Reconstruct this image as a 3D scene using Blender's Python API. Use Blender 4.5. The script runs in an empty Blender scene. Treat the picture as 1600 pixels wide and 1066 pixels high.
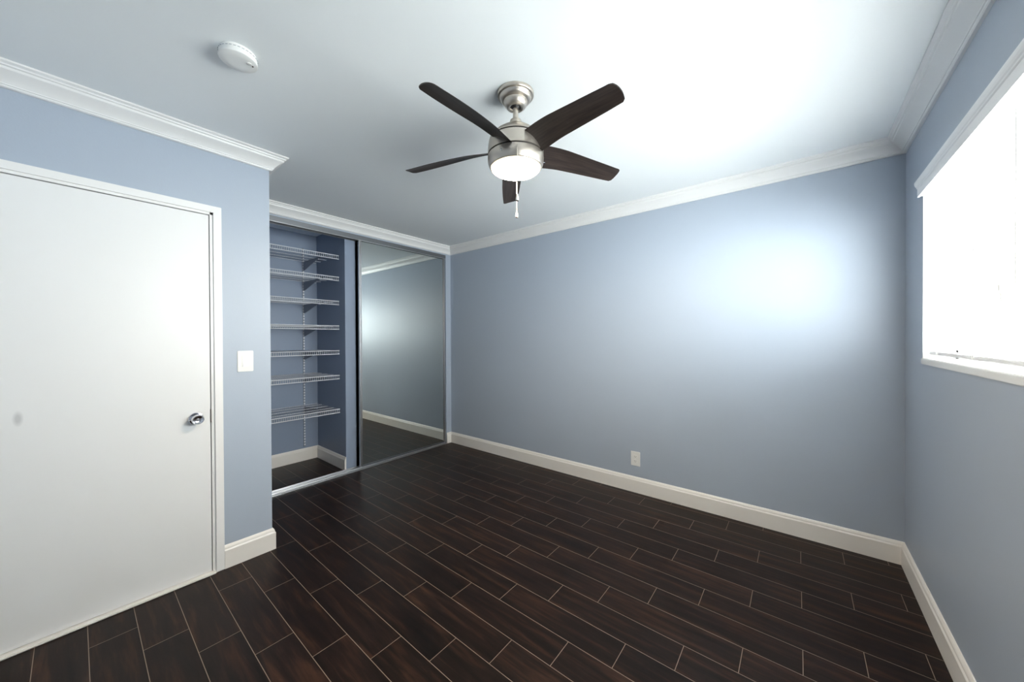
import bpy, bmesh, math, random
from mathutils import Vector, Matrix

S = bpy.context.scene
COL = S.collection
PI = math.pi

# ------------------------------------------------------------------ room dimensions (metres)
W = 3.957        # right wall, inner face (x)
H = 2.4875       # ceiling
DX = 0.873       # door wall, inner face (x)
DE = -2.264      # end of the door wall (y)
REAR = -3.56     # wall behind the camera
CB = -0.75       # closet back wall
WIN = (-2.36, -0.372, 1.222, 2.11)   # window opening y0, y1, z0, z1
WT = 0.16        # thickness of the window wall
HEAD = 2.337     # closet opening height
BBH, BBT = 0.133, 0.016
CRP, CRD = 0.085, 0.0896

# ------------------------------------------------------------------ camera
CAMX, CAMY, CAMZ = 3.4749, -3.0463, 1.3377
yaw, pitch, roll, fpx = -0.6816, -0.0071, -0.0042, 553.48
fw = Vector((math.sin(yaw)*math.cos(pitch), math.cos(yaw)*math.cos(pitch), math.sin(pitch)))
r0 = Vector((math.cos(yaw), -math.sin(yaw), 0))
u0 = r0.cross(fw)
rr = r0*math.cos(roll) + u0*math.sin(roll)
uu = -r0*math.sin(roll) + u0*math.cos(roll)
cam_d = bpy.data.cameras.new('camera')
cam = bpy.data.objects.new('camera', cam_d)
COL.objects.link(cam)
M = Matrix((rr, uu, -fw)).transposed().to_4x4()
M.translation = (CAMX, CAMY, CAMZ)
cam.matrix_world = M
cam_d.sensor_fit = 'HORIZONTAL'
cam_d.sensor_width = 36.0
cam_d.lens = fpx/1600*36.0
cam_d.shift_x = (800-798.98)/1600
cam_d.shift_y = (531.91-533)/1600
cam_d.clip_start = 0.02
S.camera = cam

# ------------------------------------------------------------------ daylight, exposure
S.view_settings.view_transform = 'Standard'
S.view_settings.look = 'None'
S.view_settings.gamma = 1.0
S.view_settings.use_curve_mapping = False
S.view_settings.exposure = 1.38
world = bpy.data.worlds.new('daylight')
S.world = world
world.use_nodes = True
wn, wl = world.node_tree.nodes, world.node_tree.links
wn.clear()
w_out = wn.new('ShaderNodeOutputWorld')
w_bg = wn.new('ShaderNodeBackground')
w_tc = wn.new('ShaderNodeTexCoord')
w_sep = wn.new('ShaderNodeSeparateXYZ')
w_map = wn.new('ShaderNodeMapRange')
w_ramp = wn.new('ShaderNodeValToRGB')
wl.new(w_tc.outputs['Generated'], w_sep.inputs[0])
wl.new(w_sep.outputs['Z'], w_map.inputs['Value'])
w_map.inputs['From Min'].default_value = -1
w_map.inputs['From Max'].default_value = 1
wl.new(w_map.outputs[0], w_ramp.inputs['Fac'])
cr = w_ramp.color_ramp
cr.elements[0].position = 0.0; cr.elements[0].color = (5.0, 4.95, 4.85, 1)        # sunlit paving below the window
cr.elements[1].position = 1.0; cr.elements[1].color = (0.95, 1.05, 1.18, 1)      # sky
for _p, _c in ((0.25, (3.7, 3.64, 3.55, 1)), (0.42, (0.50, 0.50, 0.50, 1)), (0.54, (0.42, 0.43, 0.44, 1)), (0.70, (0.75, 0.80, 0.86, 1))):
    cr.elements.new(_p).color = _c
SKY = 17.0
w_bg.inputs['Strength'].default_value = SKY
wl.new(w_bg.outputs[0], w_out.inputs['Surface'])
# sampling portal in the window opening
pl = bpy.data.lights.new('window_portal', 'AREA')
pl.shape = 'RECTANGLE'
pl.size = WIN[1]-WIN[0]
pl.size_y = WIN[3]-WIN[2]
pl.cycles.is_portal = True
po = bpy.data.objects.new('window_portal', pl)
COL.objects.link(po)
po.location = (W+WT+0.01, (WIN[0]+WIN[1])/2, (WIN[2]+WIN[3])/2)
po.rotation_euler = (PI/2, 0, PI/2)
S.cycles.max_bounces = 14
S.cycles.diffuse_bounces = 9
S.cycles.glossy_bounces = 6
S.cycles.transparent_max_bounces = 16
S.cycles.sample_clamp_indirect = 12.0
S.cycles.caustics_reflective = False
S.cycles.use_denoising = True

# ------------------------------------------------------------------ helpers
def lin(r, g, b):
    f = lambda c: c/12.92 if c <= 0.04045 else ((c+0.055)/1.055)**2.4
    return (f(r/255), f(g/255), f(b/255), 1)

def mat(name, col, rough=0.5, metal=0.0, spec=0.5, bump=None, vary=None, **kw):
    m = bpy.data.materials.new(name)
    m.use_nodes = True
    nt = m.node_tree
    b = nt.nodes['Principled BSDF']
    b.inputs['Base Color'].default_value = col
    b.inputs['Roughness'].default_value = rough
    b.inputs['Metallic'].default_value = metal
    b.inputs['Specular IOR Level'].default_value = spec
    for k, v in kw.items():
        b.inputs[k.replace('_', ' ')].default_value = v
    tc = nt.nodes.new('ShaderNodeTexCoord')
    if vary:
        sc, amt = vary
        n = nt.nodes.new('ShaderNodeTexNoise'); n.inputs['Scale'].default_value = sc; n.inputs['Detail'].default_value = 3
        mr = nt.nodes.new('ShaderNodeMapRange'); mr.inputs['To Min'].default_value = 1-amt; mr.inputs['To Max'].default_value = 1+amt
        hv = nt.nodes.new('ShaderNodeHueSaturation'); hv.inputs['Color'].default_value = col
        nt.links.new(tc.outputs['Object'], n.inputs['Vector'])
        nt.links.new(n.outputs['Fac'], mr.inputs['Value'])
        nt.links.new(mr.outputs[0], hv.inputs['Value'])
        nt.links.new(hv.outputs[0], b.inputs['Base Color'])
    if bump:
        sc, st, dist = bump
        n = nt.nodes.new('ShaderNodeTexNoise'); n.inputs['Scale'].default_value = sc; n.inputs['Detail'].default_value = 4
        bp = nt.nodes.new('ShaderNodeBump'); bp.inputs['Strength'].default_value = st; bp.inputs['Distance'].default_value = dist
        nt.links.new(tc.outputs['Object'], n.inputs['Vector'])
        nt.links.new(n.outputs['Fac'], bp.inputs['Height'])
        nt.links.new(bp.outputs[0], b.inputs['Normal'])
    return m

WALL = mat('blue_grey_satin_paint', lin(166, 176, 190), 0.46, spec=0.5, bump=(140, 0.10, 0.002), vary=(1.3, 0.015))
CLOSET = mat('darker_blue_closet_wall', lin(136, 149, 170), 0.45, spec=0.4, bump=(140, 0.10, 0.002), vary=(1.3, 0.015))  # room wall colour made darker and bluer for the closet walls
CEIL = mat('white_ceiling_paint', lin(240, 243, 244), 0.62, spec=0.3, bump=(90, 0.06, 0.002))
TRIM = mat('white_semi_gloss_trim', lin(232, 231, 230), 0.33, spec=0.5, vary=(5, 0.01))
BASE = mat('white_baseboard_paint', lin(230, 226, 221), 0.36, spec=0.5, vary=(5, 0.02))
PLASTIC = mat('white_plastic', lin(236, 236, 234), 0.35, vary=(8, 0.01))
PLASTIC2 = mat('warm_white_plastic', lin(224, 223, 220), 0.35, vary=(8, 0.01))
DARK = mat('dark_gap', lin(24, 22, 22), 0.6, vary=(10, 0.05))
SLOT = mat('dark_brown_slot', lin(60, 48, 42), 0.6, vary=(10, 0.05))
NICKEL = mat('brushed_nickel', lin(200, 192, 182), 0.36, metal=1.0, vary=(30, 0.04))
CHROME = mat('polished_chrome', lin(225, 225, 230), 0.07, metal=1.0, vary=(30, 0.01))
ALU = mat('brushed_aluminium', lin(196, 196, 198), 0.32, metal=1.0, vary=(40, 0.04))
ALUDARK = mat('grey_aluminium', lin(132, 134, 138), 0.4, metal=1.0, vary=(40, 0.04))
MIRROR = mat('mirror_glass', lin(214, 220, 218), 0.012, metal=1.0)
WIRE = mat('white_coated_wire', lin(214, 216, 222), 0.4, vary=(20, 0.02))
BRACK = mat('grey_bracket_steel', lin(128, 134, 146), 0.45, vary=(20, 0.02))
SLAT = mat('white_slat', lin(236, 236, 237), 0.45, vary=(6, 0.01))
CORD = mat('white_cord', lin(235, 235, 233), 0.7, vary=(60, 0.02))
STONE = mat('white_stone_sill', lin(238, 238, 236), 0.25, vary=(9, 0.015))

def mat_floor():
    m = bpy.data.materials.new('dark_wood_look_tile')
    m.use_nodes = True
    nt = m.node_tree; N = nt.nodes; L = nt.links
    b = N['Principled BSDF']
    tc = N.new('ShaderNodeTexCoord'); sp = N.new('ShaderNodeSeparateXYZ')
    L.new(tc.outputs['Object'], sp.inputs[0])
    def op(o, a, b_=None, c=None):
        n = N.new('ShaderNodeMath'); n.operation = o
        for i, v in enumerate((a, b_, c)):
            if v is None: continue
            if hasattr(v, 'links') or hasattr(v, 'is_linked'): L.new(v, n.inputs[i])
            else: n.inputs[i].default_value = v
        return n.outputs[0]
    PIT, LEN = 0.1477, 0.602
    v = op('DIVIDE', op('ADD', op('MULTIPLY', sp.outputs['Y'], -1.0), -0.0655), PIT)
    row = op('FLOOR', v); fv = op('FRACT', v)
    u = op('DIVIDE', op('ADD', op('ADD', sp.outputs['X'], op('MULTIPLY', row, 0.2)), -0.074+6.02), LEN)
    cu = op('FLOOR', u); fu = op('FRACT', u)
    dv = op('MULTIPLY', op('MINIMUM', fv, op('SUBTRACT', 1.0, fv)), PIT)
    du = op('MULTIPLY', op('MINIMUM', fu, op('SUBTRACT', 1.0, fu)), LEN)
    dist = op('MINIMUM', dv, du)
    g = N.new('ShaderNodeMapRange'); g.inputs['From Min'].default_value = 0.0008; g.inputs['From Max'].default_value = 0.0016
    g.inputs['To Min'].default_value = 1; g.inputs['To Max'].default_value = 0
    L.new(dist, g.inputs['Value'])
    cmb = N.new('ShaderNodeCombineXYZ'); L.new(row, cmb.inputs[0]); L.new(cu, cmb.inputs[1])
    wh = N.new('ShaderNodeTexWhiteNoise'); wh.noise_dimensions = '2D'; L.new(cmb.outputs[0], wh.inputs['Vector'])
    # grain: stretched along the plank, shifted plank by plank
    off = N.new('ShaderNodeVectorMath'); off.operation = 'SCALE'; off.inputs['Scale'].default_value = 30
    L.new(wh.outputs['Color'], off.inputs[0])
    ad = N.new('ShaderNodeVectorMath'); ad.operation = 'ADD'
    L.new(tc.outputs['Object'], ad.inputs[0]); L.new(off.outputs[0], ad.inputs[1])
    mp = N.new('ShaderNodeMapping'); mp.inputs['Scale'].default_value = (1.6, 17, 1); L.new(ad.outputs[0], mp.inputs['Vector'])
    ns = N.new('ShaderNodeTexNoise'); ns.inputs['Scale'].default_value = 1.6; ns.inputs['Detail'].default_value = 6; ns.inputs['Roughness'].default_value = 0.62
    ns.inputs['Distortion'].default_value = 0.4
    L.new(mp.outputs[0], ns.inputs['Vector'])
    rp = N.new('ShaderNodeValToRGB')
    rp.color_ramp.elements[0].position = 0.30; rp.color_ramp.elements[0].color = lin(15, 10, 9)
    rp.color_ramp.elements[1].position = 0.78; rp.color_ramp.elements[1].color = lin(66, 43, 31)
    e = rp.color_ramp.elements.new(0.52); e.color = lin(31, 21, 18)
    L.new(ns.outputs['Fac'], rp.inputs['Fac'])
    hv = N.new('ShaderNodeHueSaturation')
    mr = N.new('ShaderNodeMapRange'); mr.inputs['To Min'].default_value = 0.82; mr.inputs['To Max'].default_value = 1.2
    L.new(wh.outputs['Value'], mr.inputs['Value']); L.new(mr.outputs[0], hv.inputs['Value']); L.new(rp.outputs[0], hv.inputs['Color'])
    # pale specks of grit
    vo = N.new('ShaderNodeTexVoronoi'); vo.inputs['Scale'].default_value = 2.3; L.new(tc.outputs['Object'], vo.inputs['Vector'])
    sk = N.new('ShaderNodeMath'); sk.operation = 'LESS_THAN'; sk.inputs[1].default_value = 0.006; L.new(vo.outputs['Distance'], sk.inputs[0])
    mk = N.new('ShaderNodeMix'); mk.data_type = 'RGBA'; L.new(sk.outputs[0], mk.inputs['Factor'])
    L.new(hv.outputs[0], mk.inputs['A']); mk.inputs['B'].default_value = lin(120, 112, 104)
    mx = N.new('ShaderNodeMix'); mx.data_type = 'RGBA'
    L.new(g.outputs[0], mx.inputs['Factor']); L.new(mk.outputs['Result'], mx.inputs['A']); mx.inputs['B'].default_value = lin(140, 124, 112)
    L.new(mx.outputs['Result'], b.inputs['Base Color'])
    ro = N.new('ShaderNodeMapRange'); ro.inputs['To Min'].default_value = 0.30; ro.inputs['To Max'].default_value = 0.44
    L.new(ns.outputs['Fac'], ro.inputs['Value'])
    rm = op('ADD', ro.outputs[0], op('MULTIPLY', g.outputs[0], 0.3)); L.new(rm, b.inputs['Roughness'])
    b.inputs['Specular IOR Level'].default_value = 0.16
    bp = N.new('ShaderNodeBump'); bp.inputs['Strength'].default_value = 0.25; bp.inputs['Distance'].default_value = 0.002
    hh = op('ADD', op('MULTIPLY', g.outputs[0], -1.0), op('MULTIPLY', ns.outputs['Fac'], 0.15))
    L.new(hh, bp.inputs['Height']); L.new(bp.outputs[0], b.inputs['Normal'])
    return m
FLOOR = mat_floor()

def mat_blade():
    m = bpy.data.materials.new('espresso_blade_wood')
    m.use_nodes = True
    nt = m.node_tree; N = nt.nodes; L = nt.links; b = N['Principled BSDF']
    tc = N.new('ShaderNodeTexCoord'); mp = N.new('ShaderNodeMapping'); mp.inputs['Scale'].default_value = (3, 45, 3)
    ns = N.new('ShaderNodeTexNoise'); ns.inputs['Scale'].default_value = 2.2; ns.inputs['Detail'].default_value = 6; ns.inputs['Distortion'].default_value = 0.5
    rp = N.new('ShaderNodeValToRGB')
    rp.color_ramp.elements[0].position = 0.3; rp.color_ramp.elements[0].color = lin(30, 24, 23)
    rp.color_ramp.elements[1].position = 0.75; rp.color_ramp.elements[1].color = lin(58, 48, 44)
    L.new(tc.outputs['Object'], mp.inputs['Vector']); L.new(mp.outputs[0], ns.inputs['Vector']); L.new(ns.outputs['Fac'], rp.inputs['Fac'])
    L.new(rp.outputs[0], b.inputs['Base Color'])
    b.inputs['Roughness'].default_value = 0.5
    b.inputs['Specular IOR Level'].default_value = 0.35
    return m
BLADE = mat_blade()

def mat_door():
    m = mat('white_door_paint', lin(228, 228, 228), 0.38, spec=0.45, vary=(1.2, 0.008))
    nt = m.node_tree; N = nt.nodes; L = nt.links; b = N['Principled BSDF']
    # faint grey scuff on the leaf
    tc = N.new('ShaderNodeTexCoord'); mp = N.new('ShaderNodeMapping')
    mp.inputs['Location'].default_value = (0, 3.203*70, -0.998*30); mp.inputs['Scale'].default_value = (0, 70, 30)
    ln = N.new('ShaderNodeVectorMath'); ln.operation = 'LENGTH'
    L.new(tc.outputs['Object'], mp.inputs['Vector']); L.new(mp.outputs[0], ln.inputs[0])
    mr = N.new('ShaderNodeMapRange'); mr.inputs['From Min'].default_value = 0.4; mr.inputs['From Max'].default_value = 1.1
    mr.inputs['To Min'].default_value = 0.45; mr.inputs['To Max'].default_value = 0
    L.new(ln.outputs['Value'], mr.inputs['Value'])
    src = b.inputs['Base Color'].links[0].from_socket
    mx = N.new('ShaderNodeMix'); mx.data_type = 'RGBA'
    L.new(mr.outputs[0], mx.inputs['Factor']); L.new(src, mx.inputs['A']); mx.inputs['B'].default_value = lin(150, 150, 152)
    L.new(mx.outputs['Result'], b.inputs['Base Color'])
    return m
DOOR = mat_door()

def mat_glass():
    m = bpy.data.materials.new('window_glass')
    m.use_nodes = True
    nt = m.node_tree; N = nt.nodes; L = nt.links
    N.remove(N['Principled BSDF'])
    out = N['Material Output']
    t = N.new('ShaderNodeBsdfTransparent'); t.inputs[0].default_value = (0.93, 0.96, 0.95, 1)
    g = N.new('ShaderNodeBsdfGlossy'); g.inputs['Roughness'].default_value = 0.02
    f = N.new('ShaderNodeFresnel'); f.inputs['IOR'].default_value = 1.5
    mx = N.new('ShaderNodeMixShader')
    geo = N.new('ShaderNodeNewGeometry'); inv = N.new('ShaderNodeMath'); inv.operation = 'SUBTRACT'; inv.inputs[0].default_value = 1.0
    mul = N.new('ShaderNodeMath'); mul.operation = 'MULTIPLY'
    L.new(geo.outputs['Backfacing'], inv.inputs[1]); L.new(inv.outputs[0], mul.inputs[0]); L.new(f.outputs[0], mul.inputs[1])
    L.new(mul.outputs[0], mx.inputs[0]); L.new(t.outputs[0], mx.inputs[1]); L.new(g.outputs[0], mx.inputs[2]); L.new(mx.outputs[0], out.inputs['Surface'])
    return m
GLASS = mat_glass()

LAMP = bpy.data.materials.new('lit_frosted_glass')
LAMP.use_nodes = True
_b = LAMP.node_tree.nodes['Principled BSDF']
_b.inputs['Base Color'].default_value = (0.9, 0.85, 0.75, 1)
_b.inputs['Roughness'].default_value = 0.3
_b.inputs['Emission Color'].default_value = (1.0, 0.82, 0.57, 1)
_n, _l = LAMP.node_tree.nodes, LAMP.node_tree.links
_tc = _n.new('ShaderNodeTexCoord'); _mp = _n.new('ShaderNodeMapping'); _mp.inputs['Location'].default_value = (-2.4365, -1*-1.7275, 0); _mp.inputs['Scale'].default_value = (1, 1, 0)
_ln = _n.new('ShaderNodeVectorMath'); _ln.operation = 'LENGTH'
_l.new(_tc.outputs['Object'], _mp.inputs['Vector']); _l.new(_mp.outputs[0], _ln.inputs[0])
_mr = _n.new('ShaderNodeMapRange'); _mr.interpolation_type = 'SMOOTHSTEP'                    # the bulb sits behind the middle of the bowl; its rim glows weakly
_mr.inputs['From Min'].default_value = 0.090; _mr.inputs['From Max'].default_value = 0.1165
_mr.inputs['To Min'].default_value = 110.0; _mr.inputs['To Max'].default_value = 0.35
_l.new(_ln.outputs['Value'], _mr.inputs['Value']); _l.new(_mr.outputs[0], _b.inputs['Emission Strength'])

# ---- mesh building
class MB:
    def __init__(s): s.bm = bmesh.new()
    def box(s, x0, x1, y0, y1, z0, z1, bev=0.0, seg=2):
        r = bmesh.ops.create_cube(s.bm, size=1.0)
        vs = r['verts']
        for v in vs:
            v.co = Vector(((x0+x1)/2 + v.co.x*(x1-x0), (y0+y1)/2 + v.co.y*(y1-y0), (z0+z1)/2 + v.co.z*(z1-z0)))
        if bev > 0:
            ed = list({e for v in vs for e in v.link_edges})
            bmesh.ops.bevel(s.bm, geom=ed, offset=bev, segments=seg, affect='EDGES', clamp_overlap=True)
        return s
    def tube(s, pts, r, n=8, closed_ends=True):
        pts = [Vector(p) for p in pts]
        rings = []
        for i, p in enumerate(pts):
            d = (pts[min(i+1, len(pts)-1)] - pts[max(i-1, 0)]).normalized()
            a = Vector((0, 0, 1)) if abs(d.z) < 0.9 else Vector((1, 0, 0))
            q = d.cross(a).normalized(); w = d.cross(q).normalized()
            rings.append([s.bm.verts.new(p + (q*math.cos(2*PI*k/n) + w*math.sin(2*PI*k/n))*r) for k in range(n)])
        for a, b in zip(rings, rings[1:]):
            for k in range(n):
                s.bm.faces.new((a[k], a[(k+1) % n], b[(k+1) % n], b[k]))
        if closed_ends:
            s.bm.faces.new(rings[0][::-1]); s.bm.faces.new(rings[-1])
        return s
    def lathe(s, prof, n=48, axis='z', origin=(0, 0, 0)):
        o = Vector(origin); rings = []
        for r, h in prof:
            if r < 1e-6:
                rings.append([s.bm.verts.new(o + (Vector((0, 0, h)) if axis == 'z' else Vector((h, 0, 0))))])
            else:
                ring = []
                for k in range(n):
                    c, q = r*math.cos(2*PI*k/n), r*math.sin(2*PI*k/n)
                    ring.append(s.bm.verts.new(o + (Vector((c, q, h)) if axis == 'z' else Vector((h, c, q)))))
                rings.append(ring)
        for a, b in zip(rings, rings[1:]):
            if len(a) == 1 and len(b) == 1: continue
            for k in range(n):
                k2 = (k+1) % n
                if len(a) == 1: s.bm.faces.new((a[0], b[k], b[k2]))
                elif len(b) == 1: s.bm.faces.new((a[k], a[k2], b[0]))
                else: s.bm.faces.new((a[k], a[k2], b[k2], b[k]))
        return s
    def prism(s, prof, A, B, normal, sa=0, sb=0):
        """profile (p out of the wall, z) swept from A to B along a wall whose inward normal is given; sa, sb: +1 inside mitre, -1 outside mitre"""
        A, B, n = Vector(A), Vector(B), Vector(normal)
        t = (B-A).normalized()
        ra = [s.bm.verts.new(A + n*p + Vector((0, 0, z)) + t*(p*sa)) for p, z in prof]
        rb = [s.bm.verts.new(B + n*p + Vector((0, 0, z)) - t*(p*sb)) for p, z in prof]
        m = len(prof)
        for k in range(m):
            s.bm.faces.new((ra[k], ra[(k+1) % m], rb[(k+1) % m], rb[k]))
        s.bm.faces.new(ra[::-1]); s.bm.faces.new(rb)
        return s
    def build(s, name, material, parent=None, smooth=False, origin=None, angle=35):
        bmesh.ops.recalc_face_normals(s.bm, faces=s.bm.faces[:])
        if origin is not None:
            bmesh.ops.translate(s.bm, verts=s.bm.verts[:], vec=-Vector(origin))
        me = bpy.data.meshes.new(name)
        s.bm.to_mesh(me); s.bm.free()
        me.materials.append(material)
        if smooth:
            me.polygons.foreach_set('use_smooth', [True]*len(me.polygons))
            me.set_sharp_from_angle(angle=math.radians(angle))
        o = bpy.data.objects.new(name, me)
        COL.objects.link(o)
        if origin is not None: o.location = origin
        if parent is not None:
            o.parent = parent
            if parent.parent is not None:
                pw = parent.parent.location + parent.location
            else:
                pw = parent.location
            o.location = Vector(o.location) - pw
        return o

def struct(o):
    o['kind'] = 'structure'
    return o
def tag(o, label, cat, group=None):
    o['label'] = label; o['category'] = cat
    if group: o['group'] = group
    return o
def thing(name, loc, label, cat, group=None):
    o = bpy.data.objects.new(name, None); COL.objects.link(o); o.location = loc
    o.empty_display_size = 0.05
    return tag(o, label, cat, group)

# ------------------------------------------------------------------ the room shell
XL, XR = CB-0.12, W+WT
struct(MB().box(XL, XR, REAR-0.12, 0.12, -0.1, 0.0).build('floor', FLOOR))
struct(MB().box(XL, XR, REAR-0.12, 0.12, H, H+0.12).build('ceiling', CEIL))
struct(MB().box(XL, XR, 0.0, 0.12, 0, H).build('wall_back', WALL))
m = MB()                                                        # window wall with its opening
m.box(W, XR, REAR, WIN[0], 0, H).box(W, XR, WIN[1], 0, 0, H)
m.box(W, XR, WIN[0], WIN[1], 0, WIN[2]-0.012).box(W, XR, WIN[0], WIN[1], WIN[3], H)
struct(m.build('wall_right', WALL))
struct(MB().box(XL, XR, REAR-0.12, REAR, 0, H).build('wall_rear', WALL))
DY0, DY1, DZ = -3.378, -2.5625, 2.04                            # door leaf
m = MB()                                                        # door wall and the return beside the closet
m.box(DX-0.11, DX, DY1+0.022, DE, 0, H).box(DX-0.11, DX, REAR, DY0-0.022, 0, H)
m.box(DX-0.11, DX, DY0-0.022, DY1+0.022, DZ+0.022, H)
m.box(CB, DX-0.11, DE-0.1, DE, 0, H)
struct(m.build('wall_left', WALL))
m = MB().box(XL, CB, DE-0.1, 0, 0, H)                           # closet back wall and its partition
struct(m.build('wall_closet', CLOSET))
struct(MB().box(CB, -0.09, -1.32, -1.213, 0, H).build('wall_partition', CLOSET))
m = MB().box(-0.1, 0, DE, 0, HEAD+0.05, H)                      # header over the closet opening, stub beside it
m.box(-0.1, 0, -0.080, 0, 0, HEAD+0.05)
struct(m.build('wall_header', WALL))
struct(MB().box(DX-0.6, DX-0.11, REAR, REAR+0.02, 0, H).box(DX-0.62, DX-0.6, REAR, DE-0.1, 0, H).build('wall_hall', TRIM))

# baseboards
BB = [(0, 0), (BBT, 0), (BBT, 0.104), (0.0135, 0.109), (0.0115, 0.1125), (0.0115, 0.1165), (0.0105, 0.121), (0.0075, 0.127), (0.004, 0.132), (0, BBH)]
def bb(name, *segs):
    m = MB()
    for sgm in segs: m.prism(BB, *sgm)
    return struct(m.build(name, BASE, smooth=True, angle=25))
bb('baseboard_back', ((0, 0, 0), (W, 0, 0), (0, -1, 0), 1, 1))
bb('baseboard_right', ((W, 0, 0), (W, REAR, 0), (-1, 0, 0), 1, 1))
bb('baseboard_rear', ((W, REAR, 0), (DX, REAR, 0), (0, 1, 0), 1, 1))
bb('baseboard_left', ((DX, -2.507, 0), (DX, DE, 0), (1, 0, 0), 0, -1), ((DX, DE, 0), (0.03, DE, 0), (0, 1, 0), -1, 0))
bb('baseboard_stub', ((0, -0.078, 0), (0, 0, 0), (1, 0, 0), 0, 1))
bb('baseboard_closet', ((CB, DE, 0), (CB, -1.32, 0), (1, 0, 0), 1, 1))
bb('baseboard_partition', ((CB, -1.32, 0), (-0.09, -1.32, 0), (0, -1, 0), 1, 0))

# crown moulding
CR = [(0, 0), (CRP, 0), (CRP, -0.007), (0.0815, -0.010), (0.0775, -0.0115), (0.0740, -0.0145), (0.0725, -0.019), (0.0690, -0.0215), (0.0655, -0.0225),
      (0.0650, -0.027), (0.0630, -0.032), (0.0560, -0.0375), (0.0460, -0.0455), (0.0360, -0.0545), (0.0275, -0.0640), (0.0210, -0.0740),
      (0.0205, -0.0785), (0.0165, -0.0800), (0.0150, -0.0840), (0.0110, -0.0880), (0, -CRD)]
def crown(name, *segs):
    m = MB()
    for sgm in segs:
        A, B, n, a, b_ = sgm
        m.prism(CR, (A[0], A[1], H), (B[0], B[1], H), n, a, b_)
    return struct(m.build(name, TRIM, smooth=True, angle=22))
crown('trim_1', ((0, 0), (W, 0), (0, -1, 0), 1, 1))
crown('trim_2', ((W, 0), (W, REAR), (-1, 0, 0), 1, 1))
crown('trim_3', ((W, REAR), (DX, REAR), (0, 1, 0), 1, 1))
crown('trim_4', ((DX, REAR), (DX, DE), (1, 0, 0), 1, -1), ((DX, DE), (0, DE), (0, 1, 0), -1, 1))
crown('trim_5', ((0, DE), (0, 0), (1, 0, 0), 1, 1))

# ------------------------------------------------------------------ the door
door = struct(MB().box(DX-0.036, DX-0.001, DY0, DY1, 0.014, DZ, 0.0015).build('door_1', DOOR))
m = MB()
for a, b_ in ((DY1+0.004, DY1+0.0185), (DY0-0.0185, DY0-0.004)):
    m.box(DX-0.10, DX+0.004, a, b_, 0, DZ+0.018, 0.001)
m.box(DX-0.10, DX+0.004, DY0-0.0185, DY1+0.0185, DZ+0.004, DZ+0.018, 0.001)
m.build('door_frame', TRIM, door)
m = MB()
m.box(DX, DX+0.014, DY1+0.018, -2.507, 0, 2.094, 0.0015)
m.box(DX, DX+0.014, REAR+0.02, DY0-0.018, 0, 2.094, 0.0015)
m.box(DX, DX+0.0138, DY0-0.02, DY1+0.02, DZ+0.0175, 2.0935)
m.build('door_casing', TRIM, door)
MB().box(DX-0.10, DX+0.028, DY0-0.0, DY1+0.018, 0.0, 0.011, 0.004).build('door_threshold', BASE, door)
MB().box(DX-0.01, DX+0.0045, DY1+0.0005, DY1+0.0035, 0.862, 0.938).build('latch_plate', SLOT, door)
KO = (DX, -2.625, 0.897)
knob = MB().lathe([(0, 0), (0.033, 0), (0.0335, 0.003), (0.031, 0.007), (0.020, 0.010), (0.0125, 0.013), (0.0115, 0.024), (0.014, 0.029), (0.021, 0.034), (0.0262, 0.041),
                   (0.0275, 0.049), (0.0262, 0.056), (0.0235, 0.0605), (0.0215, 0.0605), (0.019, 0.0575), (0.012, 0.0545), (0.006, 0.054), (0, 0.054)], 40, 'x', KO).build('door_knob', CHROME, door, smooth=True)
MB().lathe([(0, 0.0535), (0.0055, 0.0535), (0.0055, 0.0565), (0.0045, 0.0575), (0, 0.0575)], 20, 'x', KO).build('lock_button', ALUDARK, knob, smooth=True)

# ------------------------------------------------------------------ window and blind
y0, y1, z0, z1 = WIN
fr = MB()
FX0, FX1 = W+0.105, W+0.150
for a, b_, c, d_ in ((y0, y0+0.045, z0, z1), (y1-0.045, y1, z0, z1), (y0, y1, z0, z0+0.05), (y0, y1, z1-0.045, z1)):
    fr.box(FX0, FX1, a, b_, c, d_, 0.003)
YM = (y0 + (y1-y0)/3, y0 + 2*(y1-y0)/3)
for ym in YM:
    fr.box(FX0, FX1, ym-0.025, ym+0.025, z0+0.05, z1-0.045, 0.003)
win = struct(fr.build('window_1', TRIM))
for a, b_ in ((y0+0.046, YM[0]-0.026), (YM[0]+0.026, YM[1]-0.026), (YM[1]+0.026, y1-0.046)):
    MB().box(FX0+0.018, FX0+0.023, a, b_, z0+0.051, z1-0.046).build('window_pane', GLASS, win)
m = MB().box(W-0.0005, FX0, y1-0.004, y1+0.0005, z0, z1).box(W-0.0005, FX0, y0-0.0005, y0+0.004, z0, z1).box(W-0.0005, FX0, y0+0.004, y1-0.004, z1-0.004, z1+0.0005)
m.build('window_reveal', TRIM, win)
MB().box(W-0.006, FX0, y0-0.0, y1+0.0, 1.198, 1.228, 0.003).build('window_sill', STONE, win)

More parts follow.
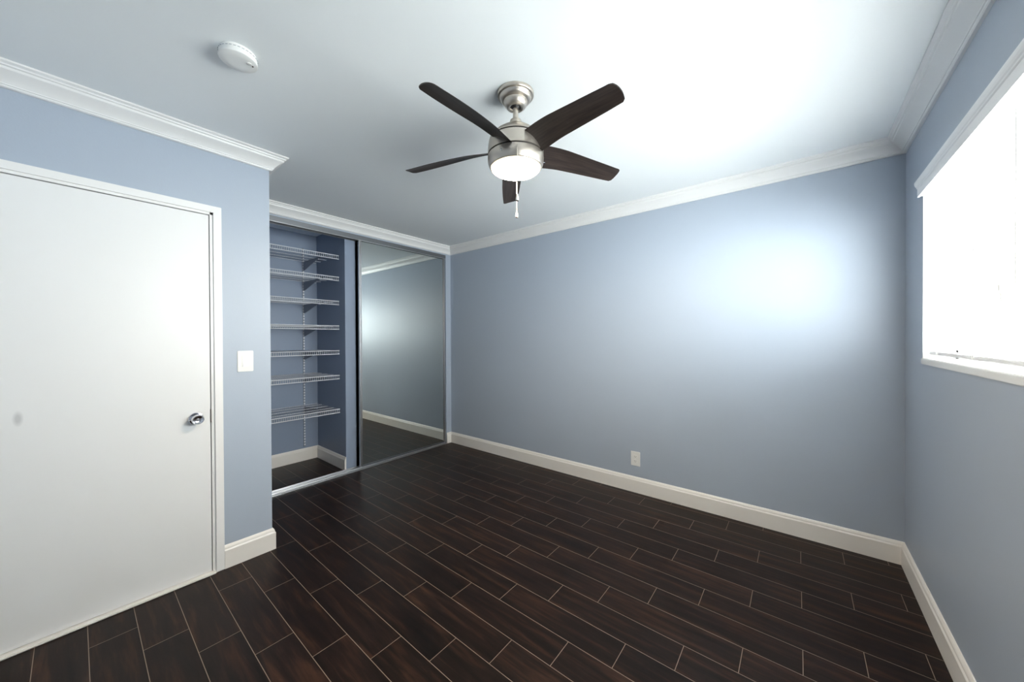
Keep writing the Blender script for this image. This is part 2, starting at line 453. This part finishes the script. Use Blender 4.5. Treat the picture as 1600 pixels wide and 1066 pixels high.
blind = thing('venetian_blind', (W+0.045, (y0+y1)/2, z0+0.02), 'white horizontal slat blind hanging in the bright window', 'window blind')
BY0, BY1 = y0+0.012, y1-0.012
SX0, SX1 = W+0.020, W+0.070
m = MB()
nsl = 17
TILT = math.radians(-10)
for k in range(nsl):
    z = 1.300 + 0.0448*k
    prof = []
    for j in range(5):                                          # slightly crowned slat
        q = j/4
        xx = (q-0.5)*0.050
        prof.append((xx, 0.0022*(1-(2*q-1)**2)))
    top = [(x*math.cos(TILT), zz + x*math.sin(TILT)) for x, zz in prof]
    bot = [(x, zz-0.0026) for x, zz in top][::-1]
    ring = top + bot
    a = [m.bm.verts.new((W+0.045+x, BY0, z+zz)) for x, zz in ring]
    b_ = [m.bm.verts.new((W+0.045+x, BY1, z+zz)) for x, zz in ring]
    n = len(ring)
    for i in range(n): m.bm.faces.new((a[i], a[(i+1) % n], b_[(i+1) % n], b_[i]))
    m.bm.faces.new(a[::-1]); m.bm.faces.new(b_)
m.build('slats', SLAT, blind)
MB().box(SX0, SX1, BY0, BY1, 1.247, 1.263, 0.003).build('bottom_rail', SLAT, blind)
MB().box(SX0, SX1+0.005, BY0, BY1, 2.045, 2.098, 0.002).build('head_rail', SLAT, blind)
VAL = [(0, 2.034), (0.008, 2.034), (0.008, 2.074), (0.011, 2.078), (0.012, 2.083), (0.015, 2.087), (0.018, 2.095), (0.019, 2.102), (0.019, 2.108), (0, 2.108)]
m = MB()
VX = W-0.012
m.prism(VAL, (VX, y1-0.004+0.006, 0), (VX, y0-0.002, 0), (-1, 0, 0), 0, 0)
m.box(VX, W+0.018, y1-0.012, y1-0.0045, 2.036, 2.100, 0.001).box(VX, W+0.018, y0+0.0045, y0+0.012, 2.036, 2.100, 0.001)
m.build('valance', SLAT, blind)
for yy in (-0.52, -0.955, -1.39, -1.82, -2.22):
    m = MB()
    for xx in (SX0-0.002, SX1+0.002):
        m.box(xx-0.0008, xx+0.0008, yy-0.004, yy+0.004, 1.25, 2.05)
    m.tube([(SX0-0.003, yy+0.012, 1.25), (SX0-0.003, yy+0.012, 2.05)], 0.0011, 6)
    m.build('ladder_tape', CORD, blind)
for yy, zb in ((-1.222, 1.50), (-1.236, 1.47)):
    pc = MB().tube([(SX0-0.012, yy, 2.05), (SX0-0.012, yy, zb)], 0.0012, 6).build('pull_cord', CORD, blind)
    MB().lathe([(0, 0), (0.0055, 0), (0.006, -0.006), (0.005, -0.02), (0.002, -0.032), (0, -0.033)][::-1], 14, 'z', (SX0-0.012, yy, zb)).build('tassel', PLASTIC, pc, smooth=True)
MB().tube([(SX0-0.014, -1.335, 2.05), (SX0-0.014, -1.335, 1.43)], 0.0045, 8).build('tilt_wand', PLASTIC, blind, smooth=True)

# ------------------------------------------------------------------ closet: tracks, mirrored doors
t = thing('header_track', (0, -1.1, HEAD), 'grey aluminium track along the top of the closet opening', 'door track')
MB().box(-0.004, 0.004, DE+0.004, -0.081, HEAD, HEAD+0.049, 0.001).box(-0.085, -0.004, DE+0.004, -0.081, HEAD+0.044, HEAD+0.0495).build('fascia', ALUDARK, t)
MB().box(-0.002, 0.0065, DE+0.004, -0.081, HEAD-0.0005, HEAD+0.005, 0.001).build('lower_lip', ALU, t)
MB().box(-0.046, -0.043, DE+0.004, -0.081, HEAD+0.004, HEAD+0.044).box(-0.085, -0.082, DE+0.004, -0.081, HEAD+0.004, HEAD+0.044).build('divider', ALUDARK, t)
t = thing('floor_track', (-0.03, -1.1, 0), 'shiny aluminium door track on the floor across the closet opening', 'door track')
MB().box(-0.085, 0.024, DE+0.03, -0.082, 0.0, 0.004, 0.001).build('base', ALU, t)
for xx in (-0.084, -0.030, 0.018):
    MB().box(xx-0.003, xx+0.003, DE+0.03, -0.082, 0.003, 0.013, 0.001).build('ridge', ALU, t)

def mirror_door(x, ya, yb, label):
    t = thing('sliding_mirror_door', (x, (ya+yb)/2, 0.014), label, 'closet door')
    zb, zt = 0.016, HEAD+0.02
    MB().box(x-0.006, x-0.002, ya+0.024, yb-0.024, zb+0.014, zt-0.014).build('mirror_panel', MIRROR, t)
    MB().box(x-0.0095, x-0.0065, ya+0.010, yb-0.010, zb+0.014, zt-0.014).build('backing', DARK, t)
    for a, s in ((ya, 1), (yb, -1)):
        m = MB()
        p, q = sorted((a, a+s*0.017))
        m.box(x-0.020, x+0.006, p, q, zb, zt, 0.003)
        p, q = sorted((a+s*0.0225, a+s*0.0290))
        m.box(x-0.012, x+0.0, p, q, zb, zt, 0.001)
        m.build('stile', ALU, t, smooth=True)
    MB().box(x-0.014, x+0.003, ya+0.017, yb-0.017, zb, zb+0.017, 0.002).build('rail', ALUDARK, t)
    MB().box(x-0.014, x+0.003, ya+0.017, yb-0.017, zt-0.017, zt, 0.002).build('rail', ALUDARK, t)
    return t
mirror_door(-0.012, -1.214, -0.088, 'full height mirrored sliding closet door reflecting the blue back wall')

# ------------------------------------------------------------------ closet shelving
SY0, SY1 = DE+0.012, -1.332           # shelf ends
SF, SB = -0.195, CB+0.012             # front lip, rear rod
t = thing('shelf_standard', (CB, -1.462, 0.15), 'slotted white upright rail on the closet back wall holding the shelf brackets', 'shelf rail')
m = MB().box(CB+0.0005, CB+0.010, -1.470, -1.454, 0.15, 2.33, 0.001)
m.build('rail', BRACK, t)
m = MB()
zz = 0.165
while zz < 2.32:
    m.box(CB+0.0095, CB+0.0115, -1.462-0.0068, -1.462+0.0068, zz, zz+0.019, 0.0009, 1)
    zz += 0.030
m.build('slots', WIRE, t)

ZS = (2.187, 1.967, 1.720, 1.468, 1.214, 0.959, 0.612)
NAMES = ('topmost of the seven white wire shelves in the closet', 'second white wire closet shelf from the top', 'third white wire closet shelf from the top',
         'fourth white wire closet shelf, the middle one of seven at eye level', 'third white wire closet shelf up from the floor', 'second white wire closet shelf up from the floor',
         'lowest white wire closet shelf, nearest the floor')
BNAMES = ('grey steel bracket under the topmost wire closet shelf', 'grey steel bracket under the second wire closet shelf from the top', 'grey steel bracket under the third wire closet shelf from the top',
          'grey steel bracket under the middle wire closet shelf', 'grey steel bracket under the third closet shelf up from the floor', 'grey steel bracket under the second closet shelf up from the floor',
          'grey steel bracket under the lowest wire closet shelf')
def make_shelf():
    zt = 0.0
    t = thing('wire_shelf', (0, 0, 0), NAMES[0], 'shelf', 'wire shelves in the closet')
    m = MB()
    for xx in (SB, -0.620, -0.480, -0.335):
        m.tube([(xx, SY0, -0.005), (xx, SY1, -0.005)], 0.0030, 6)
    m.build('cross_rod', WIRE, t)
    m = MB()
    n = 50
    for k in range(n+1):
        yy = SY0 + 0.006 + (SY1-SY0-0.012)*k/n
        m.tube([(SB-0.002, yy, 0.0), (SF-0.004, yy, 0.0)], 0.0009, 4)
    m.build('deck_wires', WIRE, t)
    m = MB()
    m.tube([(SF, SY0, 0.0), (SF, SY1, 0.0)], 0.0038, 8)
    m.tube([(SF, SY0, -0.036), (SF, SY1, -0.036)], 0.0038, 8)
    for k in range(n+1):
        yy = SY0 + 0.006 + (SY1-SY0-0.012)*k/n
        m.tube([(SF, yy, 0.0), (SF, yy, -0.036)], 0.0017, 5)
    lip = m.build('front_lip', WIRE, t)
    return t
shelf0 = make_shelf()
def make_bracket():
    t = thing('shelf_bracket', (CB+0.0115, -1.462, 0), BNAMES[0], 'bracket', 'steel brackets under the closet shelves')
    m = MB()
    prof = [(0.0, -0.011), (0.50, -0.011), (0.50, -0.020), (0.34, -0.030), (0.03, -0.105), (0.0, -0.105)]
    a = [m.bm.verts.new((CB+0.0118+x, -1.462-0.0025, z)) for x, z in prof]
    b_ = [m.bm.verts.new((CB+0.0118+x, -1.462+0.0025, z)) for x, z in prof]
    k = len(prof)
    for i in range(k): m.bm.faces.new((a[i], a[(i+1) % k], b_[(i+1) % k], b_[i]))
    m.bm.faces.new(a[::-1]); m.bm.faces.new(b_)
    m.build('arm', BRACK, t)
    return t
br0 = make_bracket()
def copy_thing(o):
    c = o.copy(); COL.objects.link(c)
    for ch in list(o.children):
        d = ch.copy(); COL.objects.link(d); d.parent = c
    return c
for i, z in enumerate(ZS):
    s = shelf0 if i == 0 else copy_thing(shelf0)
    s.location = (0, 0, z); s['label'] = NAMES[i]
    b_ = br0 if i == 0 else copy_thing(br0)
    b_.location = (CB+0.0115, -1.462, z); b_['label'] = BNAMES[i]

# ------------------------------------------------------------------ ceiling fan
FX, FY = 2.4365, -1.7275
fan = thing('ceiling_fan', (FX, FY, H), 'brushed nickel ceiling fan with five dark blades and a lit glass bowl', 'ceiling fan')
def fl(name, prof, material, parent=fan, n=64, angle=30):
    return MB().lathe(prof, n, 'z', (FX, FY, 0)).build(name, material, parent, smooth=True, angle=angle)
fl('canopy', [(0.020, H-0.050), (0.026, H-0.066), (0.034, H-0.069), (0.040, H-0.067), (0.0475, H-0.060), (0.0540, H-0.050), (0.0560, H-0.042), (0.0565, H-0.038), (0.0600, H-0.0375),
              (0.0680, H-0.032), (0.0735, H-0.025), (0.0745, H-0.019), (0.0760, H-0.017), (0.0830, H-0.015), (0.0860, H-0.010), (0.0862, H-0.0005), (0, H-0.0005)], NICKEL)
fl('hanger_ball', [(0, H-0.075), (0.012, H-0.072), (0.021, H-0.060), (0.022, H-0.050), (0, H-0.049)], DARK)
fl('downrod', [(0, 2.34), (0.0128, 2.34), (0.0128, H-0.055), (0, H-0.055)], NICKEL)
fl('yoke_cover', [(0, 2.3645), (0.020, 2.3645), (0.0255, 2.362), (0.028, 2.356), (0.0295, 2.338), (0, 2.338)], NICKEL)
fl('motor_housing', [(0, 2.342), (0.034, 2.341), (0.046, 2.334), (0.070, 2.318), (0.096, 2.299), (0.114, 2.282), (0.1245, 2.2655), (0.1245, 2.2645), (0.117, 2.2645), (0.117, 2.2580),
                     (0.1265, 2.2580), (0.1295, 2.240), (0.1308, 2.215), (0.1312, 2.1995), (0.1312, 2.1975), (0.120, 2.1975), (0, 2.1975)], NICKEL)
fl('gap_ring', [(0.1172, 2.2643), (0.1200, 2.2643), (0.1200, 2.2582), (0.1172, 2.2582), (0.1172, 2.2643)], DARK)
fl('slot_ring', [(0, 2.1973), (0.1240, 2.1973), (0.1240, 2.1908), (0, 2.1908)], DARK)
fl('light_fitter', [(0, 2.1906), (0.1312, 2.1906), (0.1318, 2.180), (0.1308, 2.162), (0.1268, 2.1475), (0.1215, 2.1385), (0.1180, 2.1370), (0.1165, 2.1420), (0, 2.1420)], NICKEL)
fl('glass_shade', [(0.1155, 2.1415), (0.1165, 2.1375), (0.1150, 2.1330), (0.1040, 2.1250), (0.0830, 2.1180), (0.0550, 2.1135), (0.0250, 2.1115), (0, 2.1112)], LAMP)
fl_dir = Vector((CAMX-FX, CAMY-FY, 0)).normalized()
for a in (30, 150, 270):
    d = Matrix.Rotation(math.radians(a+62), 3, 'Z') @ fl_dir
    p = Vector((FX, FY, 2.164)) + d*0.1302
    MB().tube([p, p+d*0.007], 0.0038, 12).build('set_screw', CHROME, fan)
side = Vector((-fl_dir.y, fl_dir.x, 0))
for d, so, ztop, zbot in ((0.1325, 0.006, 2.172, 1.962), (-0.120, 0.004, 2.150, 1.975)):
    p = Vector((FX, FY, 0)) + fl_dir*d + side*so
    ch = MB()
    ch.tube([(p.x, p.y, ztop), (p.x, p.y, zbot)], 0.0013, 6)
    zz = ztop
    while zz > zbot:
        bmesh.ops.create_icosphere(ch.bm, subdivisions=1, radius=0.0020, matrix=Matrix.Translation((p.x, p.y, zz)))
        zz -= 0.0048
    c = ch.build('pull_chain', NICKEL, fan, smooth=True, angle=80)
    MB().lathe([(0, zbot+0.003), (0.003, zbot+0.002), (0.0042, zbot-0.006), (0.0068, zbot-0.018), (0.0072, zbot-0.024), (0.0062, zbot-0.0265)], 18, 'z', (p.x, p.y, 0)).build('fob', PLASTIC2, c, smooth=True)
    MB().lathe([(0.0062, zbot-0.0265), (0.0056, zbot-0.029), (0, zbot-0.0295)], 18, 'z', (p.x, p.y, 0)).build('fob_tip', SLOT, c, smooth=True)

def interp(x, xs, ys):
    if x <= xs[0]: return ys[0]
    for i in range(len(xs)-1):
        if x <= xs[i+1]:
            q = (x-xs[i])/(xs[i+1]-xs[i])
            return ys[i]+(ys[i+1]-ys[i])*q
    return ys[-1]
EU = (0.085, 0.154, 0.230, 0.363, 0.480, 0.571)
EP = (0.0560, 0.0570, 0.0567, 0.0546, 0.0480, 0.0395)       # trailing edge: offset, height
ZP = (2.1880, 2.1905, 2.1978, 2.1933, 2.1860, 2.1795)
EM = (-0.0470, -0.0495, -0.0520, -0.0510, -0.0490, -0.0450)  # leading edge
ZM = (2.2470, 2.2460, 2.2440, 2.2270, 2.2130, 2.2030)
def make_blade():
    m = MB()
    nu, nv = 40, 12
    R0, R1 = 0.085, 0.571
    def soft(x, ys):                                        # smoothed edge curve
        return sum(interp(min(R1, max(R0, x+d)), EU, ys) for d in (-0.04, -0.02, 0, 0.02, 0.04))/5
    grids = []
    for side_ in (0, 1):
        g = []
        for i in range(nu+1):
            q = i/nu
            q = 1-(1-q)**1.25
            r = R0 + (R1-R0)*q
            row = []
            for j in range(nv+1):
                t = j/nv
                s_ = 2*t-1
                rr_ = r - (0.010*abs(s_)**2.2 + 0.008*max(0, (abs(s_)-0.82)/0.18)**2)*(q**12)
                v = soft(rr_, EM)*(1-t) + soft(rr_, EP)*t
                z = soft(rr_, ZM)*(1-t) + soft(rr_, ZP)*t
                cup = 0.006*(1-s_*s_)
                th = 0.0028*(1-abs(s_)**4*0.7)
                row.append(m.bm.verts.new((rr_, v, z-2.2+cup+(th if side_ == 0 else -th))))
            g.append(row)
        grids.append(g)
    a, b_ = grids
    for i in range(nu):
        for j in range(nv):
            m.bm.faces.new((a[i][j], a[i+1][j], a[i+1][j+1], a[i][j+1]))
            m.bm.faces.new((b_[i][j], b_[i][j+1], b_[i+1][j+1], b_[i+1][j]))
    for i in range(nu):
        m.bm.faces.new((a[i][0], b_[i][0], b_[i+1][0], a[i+1][0]))
        m.bm.faces.new((a[i][nv], a[i+1][nv], b_[i+1][nv], b_[i][nv]))
    for j in range(nv):
        m.bm.faces.new((a[0][j], a[0][j+1], b_[0][j+1], b_[0][j]))
        m.bm.faces.new((a[nu][j], b_[nu][j], b_[nu][j+1], a[nu][j+1]))
    return m.build('blade', BLADE, None, smooth=True, angle=60)
bl0 = make_blade()
for k in range(5):
    b_ = bl0 if k == 0 else bl0.copy()
    if k: COL.objects.link(b_)
    b_.parent = fan
    b_.location = (0, 0, 2.200-H)
    b_.rotation_euler = (0, 0, math.radians(-84+72*k))

# ------------------------------------------------------------------ smoke detector, switch, outlet
SX, SY = 1.722, -2.622
sd = thing('smoke_detector', (SX, SY, H), 'round white smoke detector on the ceiling above the door', 'smoke detector')
def sl(name, prof, material):
    return MB().lathe(prof, 56, 'z', (SX, SY, 0)).build(name, material, sd, smooth=True)
sl('mounting_plate', [(0, H-0.0005), (0.0600, H-0.0005), (0.0600, H-0.008), (0, H-0.008)], PLASTIC)
sl('cover', [(0, H-0.008), (0.0585, H-0.008), (0.0585, H-0.0105), (0.0625, H-0.0110), (0.0640, H-0.0300), (0.0632, H-0.0325), (0.0612, H-0.0338), (0.030, H-0.0350), (0, H-0.0353)], PLASTIC)
q = Vector((0.022, 0.030, 0))
MB().lathe([(0, H-0.0345), (0.009, H-0.0345), (0.009, H-0.0372), (0.008, H-0.0378), (0, H-0.0378)], 24, 'z', (SX+q.x, SY+q.y, 0)).build('test_button', PLASTIC2, sd, smooth=True)
MB().lathe([(0, H-0.0345), (0.0028, H-0.0345), (0.0028, H-0.0372), (0, H-0.0376)], 12, 'z', (SX+q.x-0.006, SY+q.y+0.014, 0)).build('indicator_light', SLOT, sd, smooth=True)
m = MB()
for a in range(0, 360, 12):
    c, s_ = math.cos(math.radians(a)), math.sin(math.radians(a))
    p = Vector((SX+c*0.0640, SY+s_*0.0640, H-0.0135))
    m.tube([p-Vector((-s_, c, 0))*0.004, p+Vector((-s_, c, 0))*0.004], 0.0009, 4)
m.build('vent_slots', BRACK, sd)

t = thing('light_switch', (DX, -2.397, 1.203), 'white rocker light switch on the blue wall beside the door', 'light switch')
yc, zc = -2.397, 1.203
MB().box(DX+0.0003, DX+0.006, yc-0.040, yc+0.040, zc-0.0625, zc+0.0625, 0.0025).build('wall_plate', PLASTIC2, t)
fm = MB().box(DX+0.0055, DX+0.0078, yc-0.0185, yc+0.0185, zc-0.0360, zc+0.0360, 0.0008).build('rocker_frame', PLASTIC2, t)
m = MB()
prof = [(DX+0.007, zc-0.031), (DX+0.0128, zc-0.031), (DX+0.0088, zc), (DX+0.0085, zc+0.031), (DX+0.007, zc+0.031)]
a = [m.bm.verts.new((x, yc-0.0135, z)) for x, z in prof]; b_ = [m.bm.verts.new((x, yc+0.0135, z)) for x, z in prof]
k = len(prof)
for i in range(k): m.bm.faces.new((a[i], a[(i+1) % k], b_[(i+1) % k], b_[i]))
m.bm.faces.new(a[::-1]); m.bm.faces.new(b_)
m.build('rocker', PLASTIC, t)
for s_ in (-1, 1):
    MB().lathe([(0, 0.0055), (0.0028, 0.0055), (0.0028, 0.0066), (0, 0.0070)], 12, 'x', (DX, yc, zc+s_*0.0485)).build('screw', PLASTIC2, t, smooth=True)

xc, zc = 2.382, 0.289
t = thing('power_outlet', (xc, 0, zc), 'white double power outlet low on the blue back wall', 'power outlet')
MB().box(xc-0.040, xc+0.040, -0.006, -0.0003, zc-0.062, zc+0.062, 0.0025).build('wall_plate', PLASTIC2, t)
for s_ in (-1, 1):
    zz = zc + s_*0.0195
    f = MB().box(xc-0.0165, xc+0.0165, -0.0082, -0.0055, zz-0.0140, zz+0.0140, 0.0012).build('receptacle', PLASTIC2, t)
    m = MB().box(xc-0.0075, xc-0.0055, -0.0085, -0.0078, zz-0.003, zz+0.006).box(xc+0.0055, xc+0.0075, -0.0085, -0.0078, zz-0.002, zz+0.006)
    m.box(xc-0.002, xc+0.002, -0.0085, -0.0078, zz-0.0095, zz-0.0055)
    m.build('slot', SLOT, f)
m = MB()
prof = [(0, 0), (0.003, 0), (0.003, 0.001), (0, 0.0014)]
for k in range(12):
    pass
bmesh.ops.create_cone(m.bm, cap_ends=True, segments=14, radius1=0.003, radius2=0.0026, depth=0.0015, matrix=Matrix.Translation((xc, -0.0066, zc)) @ Matrix.Rotation(PI/2, 4, 'X'))
m.build('screw', PLASTIC2, t)
